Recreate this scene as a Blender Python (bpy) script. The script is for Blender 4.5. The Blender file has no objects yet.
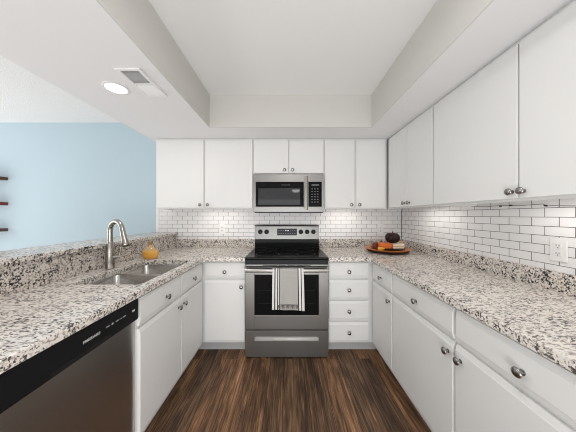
import bpy, bmesh, math, random
from mathutils import Vector, Matrix
random.seed(7)
PI = math.pi
S = bpy.context.scene
COL = S.collection

# ------------------------------------------------------------------ camera
cam = bpy.data.cameras.new('camera')
cam.sensor_width = 36.0
cam.lens = 13.44
cam.shift_x = 0.8 / 576
cam.shift_y = -0.8 / 576
cam.clip_start = 0.02
cam_o = bpy.data.objects.new('camera', cam)
cam_o.location = (0, 0, 1.305)
cam_o.rotation_euler = (PI / 2, 0, 0)
COL.objects.link(cam_o)
S.camera = cam_o

# ------------------------------------------------------------------ world, lights, exposure
W = bpy.data.worlds.new('daylight')
S.world = W
W.use_nodes = True
W.node_tree.nodes['Background'].inputs[0].default_value = (0.92, 0.96, 1.0, 1)
W.node_tree.nodes['Background'].inputs[1].default_value = 1.0
S.view_settings.view_transform = 'Standard'
S.view_settings.look = 'None'
S.view_settings.exposure = -0.28
S.view_settings.gamma = 1.0
S.view_settings.use_curve_mapping = False
S.cycles.filter_width = 1.0


def area(name, loc, rot, sx, sy, power, color=(1, 1, 1), shape='RECTANGLE', spread=None):
    d = bpy.data.lights.new(name, 'AREA')
    d.shape = shape
    d.size = sx
    d.size_y = sy
    d.energy = power
    d.color = color
    if spread:
        d.spread = spread
    o = bpy.data.objects.new(name, d)
    o.location = loc
    o.rotation_euler = rot
    COL.objects.link(o)
    return o


# added fill lights standing in for daylight from an unseen rear opening and dining window
area('rear_fill', (-0.3, -2.95, 1.0), (math.radians(112), 0, 0), 3.0, 1.9, 20, (1.0, 0.985, 0.96))
# unseen upward lamps added to brighten the ceilings, standing in for sunlit floor
area('ceiling_fill', (0.0, -1.25, 0.45), (math.radians(128), 0, 0), 2.2, 1.2, 60, (0.965, 0.985, 1.0))
area('ceiling_fill_dining', (-3.8, 0.6, 0.2), (math.radians(180), 0, 0), 2.2, 2.6, 56, (1.0, 0.98, 0.96))
area('dining_fill', (-4.9, 0.9, 1.4), (math.radians(100), 0, -PI / 2), 2.4, 1.7, 48, (0.98, 0.99, 1.0))  # added fill at an unseen dining window
# ceiling fixture in the tray
area('tray_lamp', (0.08, 0.40, 2.330), (0, 0, 0), 0.36, 0.36, 7, (1.0, 0.975, 0.945), 'DISK')
# recessed can
area('can_lamp', (-1.116, 1.403, 2.128), (0, 0, 0), 0.11, 0.11, 3.5, (1.0, 0.97, 0.93), 'DISK')
# under-cabinet strips
UC = [(-0.80, 2.47, 0.45, 0), (0.66, 2.47, 0.35, 0), (1.25, 1.95, 0.4, PI / 2), (1.25, 0.95, 0.4, PI / 2)]
for (x, y, l, rz) in UC:
    area('under_cabinet_lamp', (x, y, 1.379), (0, 0, rz), l, 0.02, 0.8, (1.0, 0.95, 0.9))


# ------------------------------------------------------------------ materials
def new_mat(name):
    m = bpy.data.materials.new(name)
    m.use_nodes = True
    nt = m.node_tree
    return m, nt, nt.nodes['Principled BSDF']


def mat(name, color, rough=0.5, metal=0.0, bump=None, coat=0.0, emit=0.0, trans=0.0, ior=1.45, aniso=None, spec=None):
    m, nt, b = new_mat(name)
    b.inputs['Base Color'].default_value = (*color, 1)
    b.inputs['Roughness'].default_value = rough
    b.inputs['Metallic'].default_value = metal
    b.inputs['Coat Weight'].default_value = coat
    b.inputs['Transmission Weight'].default_value = trans
    b.inputs['IOR'].default_value = ior
    if spec is not None:
        b.inputs['Specular IOR Level'].default_value = spec
    if emit:
        b.inputs['Emission Color'].default_value = (*color, 1)
        b.inputs['Emission Strength'].default_value = emit
    tc = nt.nodes.new('ShaderNodeTexCoord')
    if bump:
        sc, st = bump[0], bump[1]
        n = nt.nodes.new('ShaderNodeTexNoise')
        n.inputs['Scale'].default_value = sc
        n.inputs['Detail'].default_value = 3
        nt.links.new(tc.outputs['Object'], n.inputs['Vector'])
        bp = nt.nodes.new('ShaderNodeBump')
        bp.inputs['Strength'].default_value = st
        bp.inputs['Distance'].default_value = bump[2] if len(bump) > 2 else 0.002
        nt.links.new(n.outputs['Fac'], bp.inputs['Height'])
        nt.links.new(bp.outputs[0], b.inputs['Normal'])
    return m


def ramp(nt, stops, interp='LINEAR'):
    r = nt.nodes.new('ShaderNodeValToRGB')
    cr = r.color_ramp
    cr.interpolation = interp
    while len(cr.elements) < len(stops):
        cr.elements.new(0.5)
    for e, (p, c) in zip(cr.elements, stops):
        e.position = p
        e.color = (*c, 1) if len(c) == 3 else c
    return r


def noise(nt, vec, scale, detail=2, rough=0.5, dist=0.0):
    n = nt.nodes.new('ShaderNodeTexNoise')
    n.inputs['Scale'].default_value = scale
    n.inputs['Detail'].default_value = detail
    n.inputs['Roughness'].default_value = rough
    n.inputs['Distortion'].default_value = dist
    nt.links.new(vec, n.inputs['Vector'])
    return n


def mapping(nt, scale=(1, 1, 1), loc=(0, 0, 0), rot=(0, 0, 0), src='Object'):
    tc = nt.nodes.new('ShaderNodeTexCoord')
    mp = nt.nodes.new('ShaderNodeMapping')
    mp.inputs['Scale'].default_value = scale
    mp.inputs['Location'].default_value = loc
    mp.inputs['Rotation'].default_value = rot
    nt.links.new(tc.outputs[src], mp.inputs['Vector'])
    return mp.outputs[0]


def mix(nt, fac, a, b, blend='MIX'):
    n = nt.nodes.new('ShaderNodeMix')
    n.data_type = 'RGBA'
    n.blend_type = blend
    for s, v in ((n.inputs[0], fac), (n.inputs[6], a), (n.inputs[7], b)):
        if hasattr(v, 'is_output'):
            nt.links.new(v, s)
        elif isinstance(v, (int, float)):
            s.default_value = v
        else:
            s.default_value = (*v, 1)
    return n.outputs[2]


def granite(name, base, base2, taupe, dark, sx=1.0, lim=0.765):
    m, nt, b = new_mat(name)
    v = mapping(nt, scale=(sx, 1, 1))
    big = noise(nt, v, 9, 3, 0.6)
    bigr = ramp(nt, [(0.35, (0, 0, 0)), (0.65, (1, 1, 1))])
    nt.links.new(big.outputs['Fac'], bigr.inputs[0])
    col = mix(nt, bigr.outputs[0], base, base2)
    # grey brown patches
    p = noise(nt, v, 80, 3, 0.62, 0.3)
    pr = ramp(nt, [(0.50, (0, 0, 0)), (0.60, (1, 1, 1))])
    nt.links.new(p.outputs['Fac'], pr.inputs[0])
    col = mix(nt, pr.outputs[0], col, taupe)
    # pale crystals
    q = noise(nt, mapping(nt, scale=(sx, 1, 1), loc=(3.1, 1.7, 0.4)), 100, 2, 0.5)
    qr = ramp(nt, [(0.58, (0, 0, 0)), (0.64, (1, 1, 1))])
    nt.links.new(q.outputs['Fac'], qr.inputs[0])
    col = mix(nt, qr.outputs[0], col, (0.80, 0.76, 0.72))
    # dark flecks, gathered in clusters
    f = noise(nt, mapping(nt, scale=(sx, 1, 1), loc=(7.3, 2.2, 5.1)), 110, 2, 0.55, 0.2)
    c = noise(nt, mapping(nt, scale=(sx, 1, 1), loc=(1.3, 9.2, 2.1)), 22, 2, 0.5)
    mad = nt.nodes.new('ShaderNodeMath')
    mad.operation = 'MULTIPLY_ADD'
    mad.inputs[1].default_value = 0.42
    nt.links.new(c.outputs['Fac'], mad.inputs[0])
    nt.links.new(f.outputs['Fac'], mad.inputs[2])
    fr = ramp(nt, [(lim, (0, 0, 0)), (lim + 0.035, (1, 1, 1))])
    nt.links.new(mad.outputs[0], fr.inputs[0])
    col = mix(nt, fr.outputs[0], col, dark)
    nt.links.new(col, b.inputs['Base Color'])
    b.inputs['Roughness'].default_value = 0.22
    b.inputs['Specular IOR Level'].default_value = 0.35
    return m


def tile(name, axes, off=(0, 0)):
    """white subway tile, axes = which object axes run along and up the wall"""
    m, nt, b = new_mat(name)
    tc = nt.nodes.new('ShaderNodeTexCoord')
    sep = nt.nodes.new('ShaderNodeSeparateXYZ')
    nt.links.new(tc.outputs['Object'], sep.inputs[0])
    cmb = nt.nodes.new('ShaderNodeCombineXYZ')
    nt.links.new(sep.outputs[axes[0]], cmb.inputs[0])
    nt.links.new(sep.outputs[axes[1]], cmb.inputs[1])
    mp = nt.nodes.new('ShaderNodeMapping')
    mp.inputs['Location'].default_value = (off[0], off[1], 0)
    nt.links.new(cmb.outputs[0], mp.inputs['Vector'])
    br = nt.nodes.new('ShaderNodeTexBrick')
    br.offset = 0.5
    br.inputs['Scale'].default_value = 1.0
    br.inputs['Brick Width'].default_value = 0.125
    br.inputs['Row Height'].default_value = 0.0498
    br.inputs['Mortar Size'].default_value = 0.0018
    br.inputs['Mortar Smooth'].default_value = 0.1
    br.inputs['Color1'].default_value = (0.83, 0.815, 0.81, 1)
    br.inputs['Color2'].default_value = (0.79, 0.775, 0.77, 1)
    br.inputs['Mortar'].default_value = (0.15, 0.138, 0.134, 1)
    nt.links.new(mp.outputs[0], br.inputs['Vector'])
    nt.links.new(br.outputs['Color'], b.inputs['Base Color'])
    rr = ramp(nt, [(0.0, (0.16,) * 3), (1.0, (0.8,) * 3)])
    nt.links.new(br.outputs['Fac'], rr.inputs[0])
    nt.links.new(rr.outputs[0], b.inputs['Roughness'])
    bp = nt.nodes.new('ShaderNodeBump')
    bp.invert = True
    bp.inputs['Strength'].default_value = 0.5
    bp.inputs['Distance'].default_value = 0.0015
    nt.links.new(br.outputs['Fac'], bp.inputs['Height'])
    nt.links.new(bp.outputs[0], b.inputs['Normal'])
    return m


def plank_floor():
    m, nt, b = new_mat('dark_plank')
    tc = nt.nodes.new('ShaderNodeTexCoord')
    sep = nt.nodes.new('ShaderNodeSeparateXYZ')
    nt.links.new(tc.outputs['Object'], sep.inputs[0])
    cmb = nt.nodes.new('ShaderNodeCombineXYZ')
    nt.links.new(sep.outputs[1], cmb.inputs[0])
    nt.links.new(sep.outputs[0], cmb.inputs[1])
    br = nt.nodes.new('ShaderNodeTexBrick')
    br.offset = 0.37
    br.inputs['Scale'].default_value = 1.0
    br.inputs['Brick Width'].default_value = 1.2
    br.inputs['Row Height'].default_value = 0.152
    br.inputs['Mortar Size'].default_value = 0.0014
    br.inputs['Mortar Smooth'].default_value = 0.2
    br.inputs['Color1'].default_value = (0, 0, 0, 1)
    br.inputs['Color2'].default_value = (1, 1, 1, 1)
    br.inputs['Mortar'].default_value = (0.5, 0.5, 0.5, 1)
    nt.links.new(cmb.outputs[0], br.inputs['Vector'])
    # every plank gets its own slice of grain
    off = nt.nodes.new('ShaderNodeCombineXYZ')
    mul = nt.nodes.new('ShaderNodeMath')
    mul.operation = 'MULTIPLY'
    mul.inputs[1].default_value = 17.0
    nt.links.new(br.outputs['Color'], mul.inputs[0])
    nt.links.new(mul.outputs[0], off.inputs[2])
    add = nt.nodes.new('ShaderNodeVectorMath')
    add.operation = 'ADD'
    nt.links.new(tc.outputs['Object'], add.inputs[0])
    nt.links.new(off.outputs[0], add.inputs[1])
    mp = nt.nodes.new('ShaderNodeMapping')
    mp.inputs['Scale'].default_value = (1.0, 0.035, 1.0)
    nt.links.new(add.outputs[0], mp.inputs['Vector'])
    g = noise(nt, mp.outputs[0], 85, 5, 0.7, 0.5)
    gr = ramp(nt, [(0.28, (0.032, 0.019, 0.012)), (0.44, (0.14, 0.080, 0.045)), (0.58, (0.27, 0.16, 0.092)), (0.74, (0.56, 0.37, 0.235))])
    nt.links.new(g.outputs['Fac'], gr.inputs[0])
    mp2 = nt.nodes.new('ShaderNodeMapping')
    mp2.inputs['Scale'].default_value = (1.0, 0.16, 1.0)
    nt.links.new(add.outputs[0], mp2.inputs['Vector'])
    g2 = noise(nt, mp2.outputs[0], 11, 3, 0.6, 1.2)
    g2r = ramp(nt, [(0.38, (0.45, 0.43, 0.42)), (0.62, (1.25, 1.2, 1.12))])
    nt.links.new(g2.outputs['Fac'], g2r.inputs[0])
    col = mix(nt, 1.0, gr.outputs[0], g2r.outputs[0], 'MULTIPLY')
    tr = ramp(nt, [(0.0, (0.6, 0.62, 0.66)), (1.0, (1.35, 1.22, 1.1))])
    nt.links.new(br.outputs['Color'], tr.inputs[0])
    col = mix(nt, 1.0, col, tr.outputs[0], 'MULTIPLY')
    col = mix(nt, br.outputs['Fac'], col, (0.012, 0.008, 0.006))
    nt.links.new(col, b.inputs['Base Color'])
    b.inputs['Roughness'].default_value = 0.5
    b.inputs['Specular IOR Level'].default_value = 0.3
    bp = nt.nodes.new('ShaderNodeBump')
    bp.inputs['Strength'].default_value = 0.25
    bp.inputs['Distance'].default_value = 0.002
    nt.links.new(g.outputs['Fac'], bp.inputs['Height'])
    nt.links.new(bp.outputs[0], b.inputs['Normal'])
    return m


def brushed(name, color, rough, along='x', aniso=0.5):
    """brushed stainless: fine streaks along one axis"""
    m, nt, b = new_mat(name)
    sc = {'x': (2, 260, 260), 'z': (260, 260, 2), 'y': (260, 2, 260)}[along]
    n = noise(nt, mapping(nt, scale=sc), 1.0, 3, 0.6)
    r = ramp(nt, [(0.3, (rough * 0.99,) * 3), (0.7, (rough * 1.01,) * 3)])
    nt.links.new(n.outputs['Fac'], r.inputs[0])
    nt.links.new(r.outputs[0], b.inputs['Roughness'])
    cr = ramp(nt, [(0.3, tuple(c * 0.975 for c in color)), (0.7, tuple(min(1, c * 1.02) for c in color))])
    nt.links.new(n.outputs['Fac'], cr.inputs[0])
    nt.links.new(cr.outputs[0], b.inputs['Base Color'])
    b.inputs['Metallic'].default_value = 1.0
    b.inputs['Anisotropic'].default_value = aniso
    b.inputs['Anisotropic Rotation'].default_value = 0.25
    return m


def towel_mat():
    m, nt, b = new_mat('towel_linen')
    tc = nt.nodes.new('ShaderNodeTexCoord')
    sep = nt.nodes.new('ShaderNodeSeparateXYZ')
    nt.links.new(tc.outputs['UV'], sep.inputs[0])
    wht, gry, dk = (0.72, 0.70, 0.68), (0.42, 0.40, 0.38), (0.035, 0.033, 0.035)
    st = [(0.0, wht), (0.065, dk), (0.10, wht), (0.155, dk), (0.185, wht), (0.215, dk), (0.24, gry),
          (0.79, gry), (0.80, dk), (0.83, wht), (0.895, dk), (0.925, wht)]
    r = ramp(nt, st, 'CONSTANT')
    nt.links.new(sep.outputs[0], r.inputs[0])
    # woven check
    w = nt.nodes.new('ShaderNodeTexChecker')
    mp = nt.nodes.new('ShaderNodeMapping')
    mp.inputs['Scale'].default_value = (60, 70, 1)
    nt.links.new(tc.outputs['UV'], mp.inputs['Vector'])
    nt.links.new(mp.outputs[0], w.inputs['Vector'])
    w.inputs['Scale'].default_value = 1
    w.inputs['Color1'].default_value = (0.9, 0.9, 0.9, 1)
    w.inputs['Color2'].default_value = (1.1, 1.1, 1.1, 1)
    col = mix(nt, 1.0, r.outputs[0], w.outputs[0], 'MULTIPLY')
    nt.links.new(col, b.inputs['Base Color'])
    b.inputs['Roughness'].default_value = 0.95
    b.inputs['Specular IOR Level'].default_value = 0.1
    return m


M = {}
M['cab'] = mat('white_cabinet_paint', (0.76, 0.755, 0.74), 0.42, bump=(120, 0.004), spec=0.35)
M['cab_in'] = mat('cabinet_frame_paint', (0.70, 0.695, 0.68), 0.5, bump=(120, 0.02))
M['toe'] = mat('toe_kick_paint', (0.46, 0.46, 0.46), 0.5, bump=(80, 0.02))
M['wall'] = mat('white_wall_paint', (0.78, 0.775, 0.76), 0.8, bump=(180, 0.08))
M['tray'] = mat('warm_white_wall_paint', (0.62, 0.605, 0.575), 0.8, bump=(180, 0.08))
M['soffit'] = mat('soffit_paint', (0.80, 0.80, 0.805), 0.85, bump=(160, 0.08))
M['ceil'] = mat('ceiling_paint', (0.86, 0.86, 0.86), 0.85, bump=(160, 0.08))
M['blue'] = mat('pale_blue_wall_paint', (0.455, 0.565, 0.625), 0.75, bump=(160, 0.08))
M['popcorn'] = mat('popcorn_ceiling', (0.88, 0.88, 0.87), 0.95, bump=(130, 0.7, 0.010))
M['floor'] = plank_floor()
M['tile_b'] = tile('subway_tile_rear', (0, 2), (0.03, 0.0))
M['tile_r'] = tile('subway_tile_side', (1, 2), (0.02, 0.0))
M['trimw'] = mat('glazed_white_trim', (0.78, 0.77, 0.76), 0.3, bump=(60, 0.02))
M['grout'] = mat('dark_grout', (0.12, 0.11, 0.11), 0.9, bump=(60, 0.1))
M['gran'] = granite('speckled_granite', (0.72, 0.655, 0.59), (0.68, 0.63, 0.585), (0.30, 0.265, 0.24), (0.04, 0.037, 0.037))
M['gran_top'] = granite('speckled_granite_slab', (0.80, 0.74, 0.675), (0.745, 0.70, 0.65), (0.32, 0.28, 0.25), (0.095, 0.082, 0.077), 0.55, 0.783)
M['steel'] = brushed('brushed_stainless', (0.30, 0.292, 0.28), 0.33, 'x', 0.0)
M['steel_bg'] = brushed('backguard_stainless', (0.22, 0.215, 0.205), 0.30, 'x')
M['steel_dk'] = brushed('dark_stainless', (0.19, 0.183, 0.174), 0.34, 'x')
M['steel_dw'] = brushed('dishwasher_stainless', (0.44, 0.43, 0.42), 0.30, 'x')
M['steel_sink'] = brushed('sink_steel', (0.50, 0.485, 0.46), 0.24, 'z', 0.0)
M['nickel'] = mat('brushed_nickel', (0.36, 0.34, 0.31), 0.24, 1.0, bump=(300, 0.03))
M['knob'] = mat('satin_nickel_knob', (0.34, 0.33, 0.32), 0.25, 1.0, bump=(300, 0.03))
M['black_glass'] = mat('black_glass', (0.006, 0.006, 0.007), 0.06, bump=(20, 0.002), spec=0.12)
M['cook_glass'] = mat('black_ceramic_glass', (0.008, 0.008, 0.009), 0.12, bump=(400, 0.02), spec=0.08)
M['black'] = mat('black_plastic', (0.012, 0.012, 0.013), 0.38, bump=(200, 0.03), spec=0.3)
M['panel'] = mat('dishwasher_panel_black', (0.010, 0.010, 0.011), 0.4, bump=(200, 0.03), spec=0.15)
M['mesh'] = mat('oven_window_screen', (0.035, 0.035, 0.037), 0.03, spec=0.5)
M['ring'] = mat('burner_ring_print', (0.10, 0.10, 0.10), 0.3, bump=(100, 0.02))
M['letter'] = mat('silver_lettering', (0.62, 0.62, 0.62), 0.4, bump=(200, 0.02))
M['led'] = mat('display_green_digits', (0.55, 0.62, 0.60), 0.4, bump=(200, 0.02))
M['plastic'] = mat('white_plastic', (0.80, 0.79, 0.775), 0.35, bump=(90, 0.01))
M['slot'] = mat('socket_slot', (0.05, 0.05, 0.05), 0.6, bump=(90, 0.01))
M['vent'] = mat('white_vent_enamel', (0.82, 0.82, 0.815), 0.4, bump=(90, 0.01))
M['duct'] = mat('dark_duct', (0.03, 0.03, 0.03), 0.9, bump=(90, 0.02))
M['lens'] = mat('lit_lens', (1.0, 0.98, 0.95), 0.5, emit=9.0)
M['shade'] = mat('lit_glass_shade', (1.0, 0.975, 0.945), 0.3, emit=9.0)
M['handle'] = mat('polished_handle_steel', (0.62, 0.60, 0.575), 0.35, 1.0)
M['ledbar'] = mat('lit_led_strip', (1.0, 0.95, 0.9), 0.5, emit=1.5)
M['wood_sh'] = mat('shelf_wood', (0.10, 0.05, 0.028), 0.5, bump=(50, 0.1))
M['wood_red'] = mat('shelf_wood_red', (0.20, 0.035, 0.03), 0.5, bump=(50, 0.1))
M['towel'] = towel_mat()
M['fringe'] = mat('towel_fringe', (0.06, 0.058, 0.058), 0.95, bump=(200, 0.2))
M['amber'] = mat('amber_soap', (0.90, 0.43, 0.012), 0.15, bump=(30, 0.01))
M['glass'] = mat('clear_bottle', (0.92, 0.62, 0.22), 0.05, bump=(30, 0.01))
M['glass'].node_tree.nodes['Principled BSDF'].inputs['Alpha'].default_value = 0.33
M['brass'] = mat('amber_cap', (0.30, 0.13, 0.015), 0.35, bump=(30, 0.02))
M['traywood'] = mat('orange_brown_wood', (0.55, 0.17, 0.04), 0.35, bump=(40, 0.1))
M['traydark'] = mat('dark_tray_underside', (0.035, 0.018, 0.012), 0.5, bump=(40, 0.1))
M['pumpkin'] = mat('dark_brown_pumpkin', (0.020, 0.009, 0.007), 0.4, bump=(60, 0.3), spec=0.25)
M['stem'] = mat('pumpkin_stem', (0.10, 0.06, 0.03), 0.8, bump=(60, 0.3))
M['orange'] = mat('orange_cover', (0.75, 0.16, 0.03), 0.6, bump=(60, 0.1))
M['cream'] = mat('cream_cover', (0.80, 0.70, 0.55), 0.6, bump=(60, 0.1))
M['paleslice'] = mat('pale_wood_slice', (0.62, 0.36, 0.17), 0.6, bump=(60, 0.3))
M['maroon'] = mat('maroon_wax', (0.14, 0.03, 0.02), 0.4, bump=(60, 0.1))
M['wire'] = mat('black_cable', (0.02, 0.02, 0.02), 0.5, bump=(60, 0.05))
M['gold'] = mat('golden_gourd', (0.72, 0.36, 0.04), 0.5, bump=(60, 0.2))


# ------------------------------------------------------------------ mesh helpers
def bm_box(bm, x0, x1, y0, y1, z0, z1, bev=0.0, seg=2):
    c = bmesh.new()
    bmesh.ops.create_cube(c, size=1)
    bmesh.ops.scale(c, vec=(x1 - x0, y1 - y0, z1 - z0), verts=c.verts)
    bmesh.ops.translate(c, vec=((x0 + x1) / 2, (y0 + y1) / 2, (z0 + z1) / 2), verts=c.verts)
    if bev:
        bmesh.ops.bevel(c, geom=c.edges[:], offset=bev, segments=seg, profile=0.5, affect='EDGES', clamp_overlap=True)
    merge(bm, c)
    return bm


def merge(bm, c, mtx=None):
    if mtx is not None:
        c.transform(mtx)
    me = bpy.data.meshes.new('tmp')
    c.to_mesh(me)
    bm.from_mesh(me)
    bpy.data.meshes.remove(me)
    c.free()


def box(*a, **k):
    return bm_box(bmesh.new(), *a, **k)


def bm_lathe(bm, prof, seg=32, mtx=None, lobes=0, amp=0.0):
    """revolve (r, z) profile about z"""
    c = bmesh.new()
    rings = []
    for r, z in prof:
        if r < 1e-6:
            rings.append([c.verts.new((0, 0, z))])
        else:
            ring = []
            for i in range(seg):
                a = 2 * PI * i / seg
                rr = r * (1 + (amp * abs(math.sin(a * lobes / 2)) - amp / 2 if lobes else 0))
                ring.append(c.verts.new((rr * math.cos(a), rr * math.sin(a), z)))
            rings.append(ring)
    for a, b in zip(rings, rings[1:]):
        for i in range(seg):
            j = (i + 1) % seg
            if len(a) == 1 and len(b) == 1:
                continue
            if len(a) == 1:
                c.faces.new((a[0], b[i], b[j]))
            elif len(b) == 1:
                c.faces.new((a[i], a[j], b[0]))
            else:
                c.faces.new((a[i], a[j], b[j], b[i]))
    bmesh.ops.recalc_face_normals(c, faces=c.faces)
    merge(bm, c, mtx)
    return bm


def lathe(prof, seg=32, mtx=None, **k):
    return bm_lathe(bmesh.new(), prof, seg, mtx, **k)


def bm_tube(bm, pts, rad, seg=12, caps=True):
    pts = [Vector(p) for p in pts]
    n = len(pts)
    rads = rad if isinstance(rad, (list, tuple)) else [rad] * n
    c = bmesh.new()
    rings = []
    t0 = (pts[1] - pts[0]).normalized()
    up = Vector((0, 0, 1)) if abs(t0.z) < 0.9 else Vector((0, 1, 0))
    nrm = t0.cross(up).normalized()
    for i, p in enumerate(pts):
        t = (pts[min(i + 1, n - 1)] - pts[max(i - 1, 0)]).normalized()
        nrm = (nrm - t * nrm.dot(t)).normalized()
        bn = t.cross(nrm)
        rings.append([c.verts.new(p + (nrm * math.cos(2 * PI * k / seg) + bn * math.sin(2 * PI * k / seg)) * rads[i]) for k in range(seg)])
    for a, b in zip(rings, rings[1:]):
        for k in range(seg):
            j = (k + 1) % seg
            c.faces.new((a[k], a[j], b[j], b[k]))
    if caps:
        c.faces.new(rings[0][::-1])
        c.faces.new(rings[-1])
    bmesh.ops.recalc_face_normals(c, faces=c.faces)
    merge(bm, c)
    return bm


def tube(pts, rad, seg=12, caps=True):
    return bm_tube(bmesh.new(), pts, rad, seg, caps)


def obj(name, bm, m, parent=None, loc=(0, 0, 0), smooth=None, rz=0):
    me = bpy.data.meshes.new(name)
    bm.normal_update()
    if smooth:
        for f in bm.faces:
            f.smooth = True
        for e in bm.edges:
            if len(e.link_faces) == 2 and e.calc_face_angle(0) > math.radians(smooth):
                e.smooth = False
    bm.to_mesh(me)
    bm.free()
    if m is not None:
        for q in (m if isinstance(m, list) else [m]):
            me.materials.append(q)
    o = bpy.data.objects.new(name, me)
    o.location = loc
    o.rotation_euler = (0, 0, rz)
    COL.objects.link(o)
    if parent is not None:
        o.parent = parent
    return o


def thing(name, label, cat, loc=(0, 0, 0), rz=0, group=None):
    o = bpy.data.objects.new(name, None)
    COL.objects.link(o)
    o.empty_display_size = 0.05
    o.location = loc
    o.rotation_euler = (0, 0, rz)
    o['label'] = label
    o['category'] = cat
    if group:
        o['group'] = group
    return o


def tag(o, label, cat, group=None):
    o['label'] = label
    o['category'] = cat
    if group:
        o['group'] = group
    return o


def struct(name, bm, m):
    o = obj(name, bm, m)
    o['kind'] = 'structure'
    return o


def text_bm(s, size, depth=0.0006):
    cu = bpy.data.curves.new('lettering', 'FONT')
    cu.body = s
    cu.size = size
    cu.extrude = depth
    cu.align_x = 'CENTER'
    cu.align_y = 'CENTER'
    o = bpy.data.objects.new('lettering', cu)
    COL.objects.link(o)
    dg = bpy.context.evaluated_depsgraph_get()
    me = bpy.data.meshes.new_from_object(o.evaluated_get(dg))
    bm = bmesh.new()
    bm.from_mesh(me)
    bpy.data.objects.remove(o)
    bpy.data.curves.remove(cu)
    bpy.data.meshes.remove(me)
    # text lies in xy facing +z: stand it up facing -y
    bm.transform(Matrix.Rotation(PI / 2, 4, 'X'))
    return bm


# ------------------------------------------------------------------ setting
YB = 2.636          # kitchen rear wall
XR = 1.406          # right wall
CZ = 2.44           # ceiling
SZ = 2.134          # underside of the soffit
ctop, cbot = 0.914, 0.876

struct('floor', box(-5.0, XR, -3.0, YB, -0.05, 0), M['floor'])
b = box(-1.60, XR + 0.1, YB, YB + 0.1, 0, CZ)
struct('wall_rear', b, M['wall'])
struct('wall_dining', box(-5.1, -1.60, YB, YB + 0.1, 0, CZ), M['blue'])
struct('wall_right', box(XR, XR + 0.1, -3.1, YB, 0, CZ), M['wall'])
b = bmesh.new()
bm_box(b, -5.1, -5.0, -3.1, -0.4, 0, CZ)
bm_box(b, -5.1, -5.0, 2.2, YB, 0, CZ)
bm_box(b, -5.1, -5.0, -0.4, 2.2, 0, 0.6)
bm_box(b, -5.1, -5.0, -0.4, 2.2, 2.35, CZ)
struct('wall_left', b, M['blue'])
b = bmesh.new()
bm_box(b, -5.0, -1.85, -3.1, -3.0, 0, CZ)
bm_box(b, 1.25, XR, -3.1, -3.0, 0, CZ)
bm_box(b, -1.85, 1.25, -3.1, -3.0, 2.32, CZ)
struct('wall_entry', b, M['wall'])
# ceilings
TX0, TX1, TY0, TY1 = -0.732, 0.792, -0.9, 2.026
struct('ceiling_tray', box(TX0 - 0.05, TX1 + 0.05, TY0 - 0.05, TY1 + 0.05, CZ, CZ + 0.06), M['ceil'])
struct('ceiling_dining', box(-5.0, -1.40, -3.0, YB, CZ, CZ + 0.06), M['popcorn'])
SX = -1.487
# soffit: underside ring, warm inner faces of the tray
b = bmesh.new()
bm_box(b, SX, TX0 - 0.006, -3.0, YB, SZ, CZ)
bm_box(b, TX1 + 0.006, XR, -3.0, YB, SZ, CZ)
bm_box(b, TX0 - 0.006, TX1 + 0.006, TY1 + 0.006, YB, SZ, CZ)
bm_box(b, TX0 - 0.006, TX1 + 0.006, -3.0, TY0 - 0.006, SZ, CZ)
struct('ceiling_soffit', b, M['soffit'])
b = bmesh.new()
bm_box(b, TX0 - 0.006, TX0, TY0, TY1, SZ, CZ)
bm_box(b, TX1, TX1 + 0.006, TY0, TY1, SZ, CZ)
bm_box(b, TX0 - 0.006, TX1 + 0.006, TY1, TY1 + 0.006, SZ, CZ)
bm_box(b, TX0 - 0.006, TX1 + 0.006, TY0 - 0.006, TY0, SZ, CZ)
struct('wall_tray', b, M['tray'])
# half wall under the raised bar
struct('wall_half', box(-1.50, -1.38, 0.42, YB, 0, 1.068), M['wall'])
# subway tile faces
struct('wall_tile_rear', box(-1.565, XR - 0.008, YB - 0.008, YB, 0.90, 1.40), M['tile_b'])
struct('wall_tile_right', box(XR - 0.008, XR, 0.38, YB, 0.90, 1.40), M['tile_r'])
struct('trim_1', box(-1.602, -1.565, YB - 0.012, YB, 1.098, 1.40, bev=0.003), M['trimw'])
struct('trim_2', box(XR - 0.0125, XR - 0.0075, YB - 0.0125, YB - 0.0075, 1.014, 1.40), M['grout'])


# ------------------------------------------------------------------ cabinets (local frame: back at y=0, front toward -y)
def front_bm(x0, x1, z0, z1, yb, t=0.019, ch=0.021, side=0.001, drop=0.008):
    """door or drawer front: slab with a wide shallow chamfer along top and bottom"""
    bm = bmesh.new()
    def ring(ix, iz, y):
        return [bm.verts.new(p) for p in ((x0 + ix, y, z0 + iz), (x1 - ix, y, z0 + iz), (x1 - ix, y, z1 - iz), (x0 + ix, y, z1 - iz))]
    r0 = ring(0, 0, yb)
    r1 = ring(0, 0, yb - t + drop)
    r2 = ring(side * 0.5, 0.002, yb - t + drop - 0.001)
    r3 = ring(side, ch, yb - t + 0.0025)
    r4 = ring(side + 0.001, ch + 0.0035, yb - t)
    bm.faces.new(r0[::-1])
    for a, c in ((r0, r1), (r1, r2), (r2, r3), (r3, r4)):
        for i in range(4):
            j = (i + 1) % 4
            bm.faces.new((a[i], a[j], c[j], c[i]))
    bm.faces.new(r4)
    bmesh.ops.recalc_face_normals(bm, faces=bm.faces)
    return bm


def slab_bm(x0, x1, z0, z1, yb, t=0.019):
    return box(x0, x1, yb - t, yb, z0, z1, bev=0.0025)


KNOB = [(0.0, 0.0), (0.0095, 0.0), (0.0095, 0.002), (0.006, 0.004), (0.0055, 0.013), (0.009, 0.0165), (0.0165, 0.019),
        (0.0175, 0.0215), (0.0155, 0.0255), (0.009, 0.0285), (0.0, 0.0295)]
knob_me = None


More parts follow.
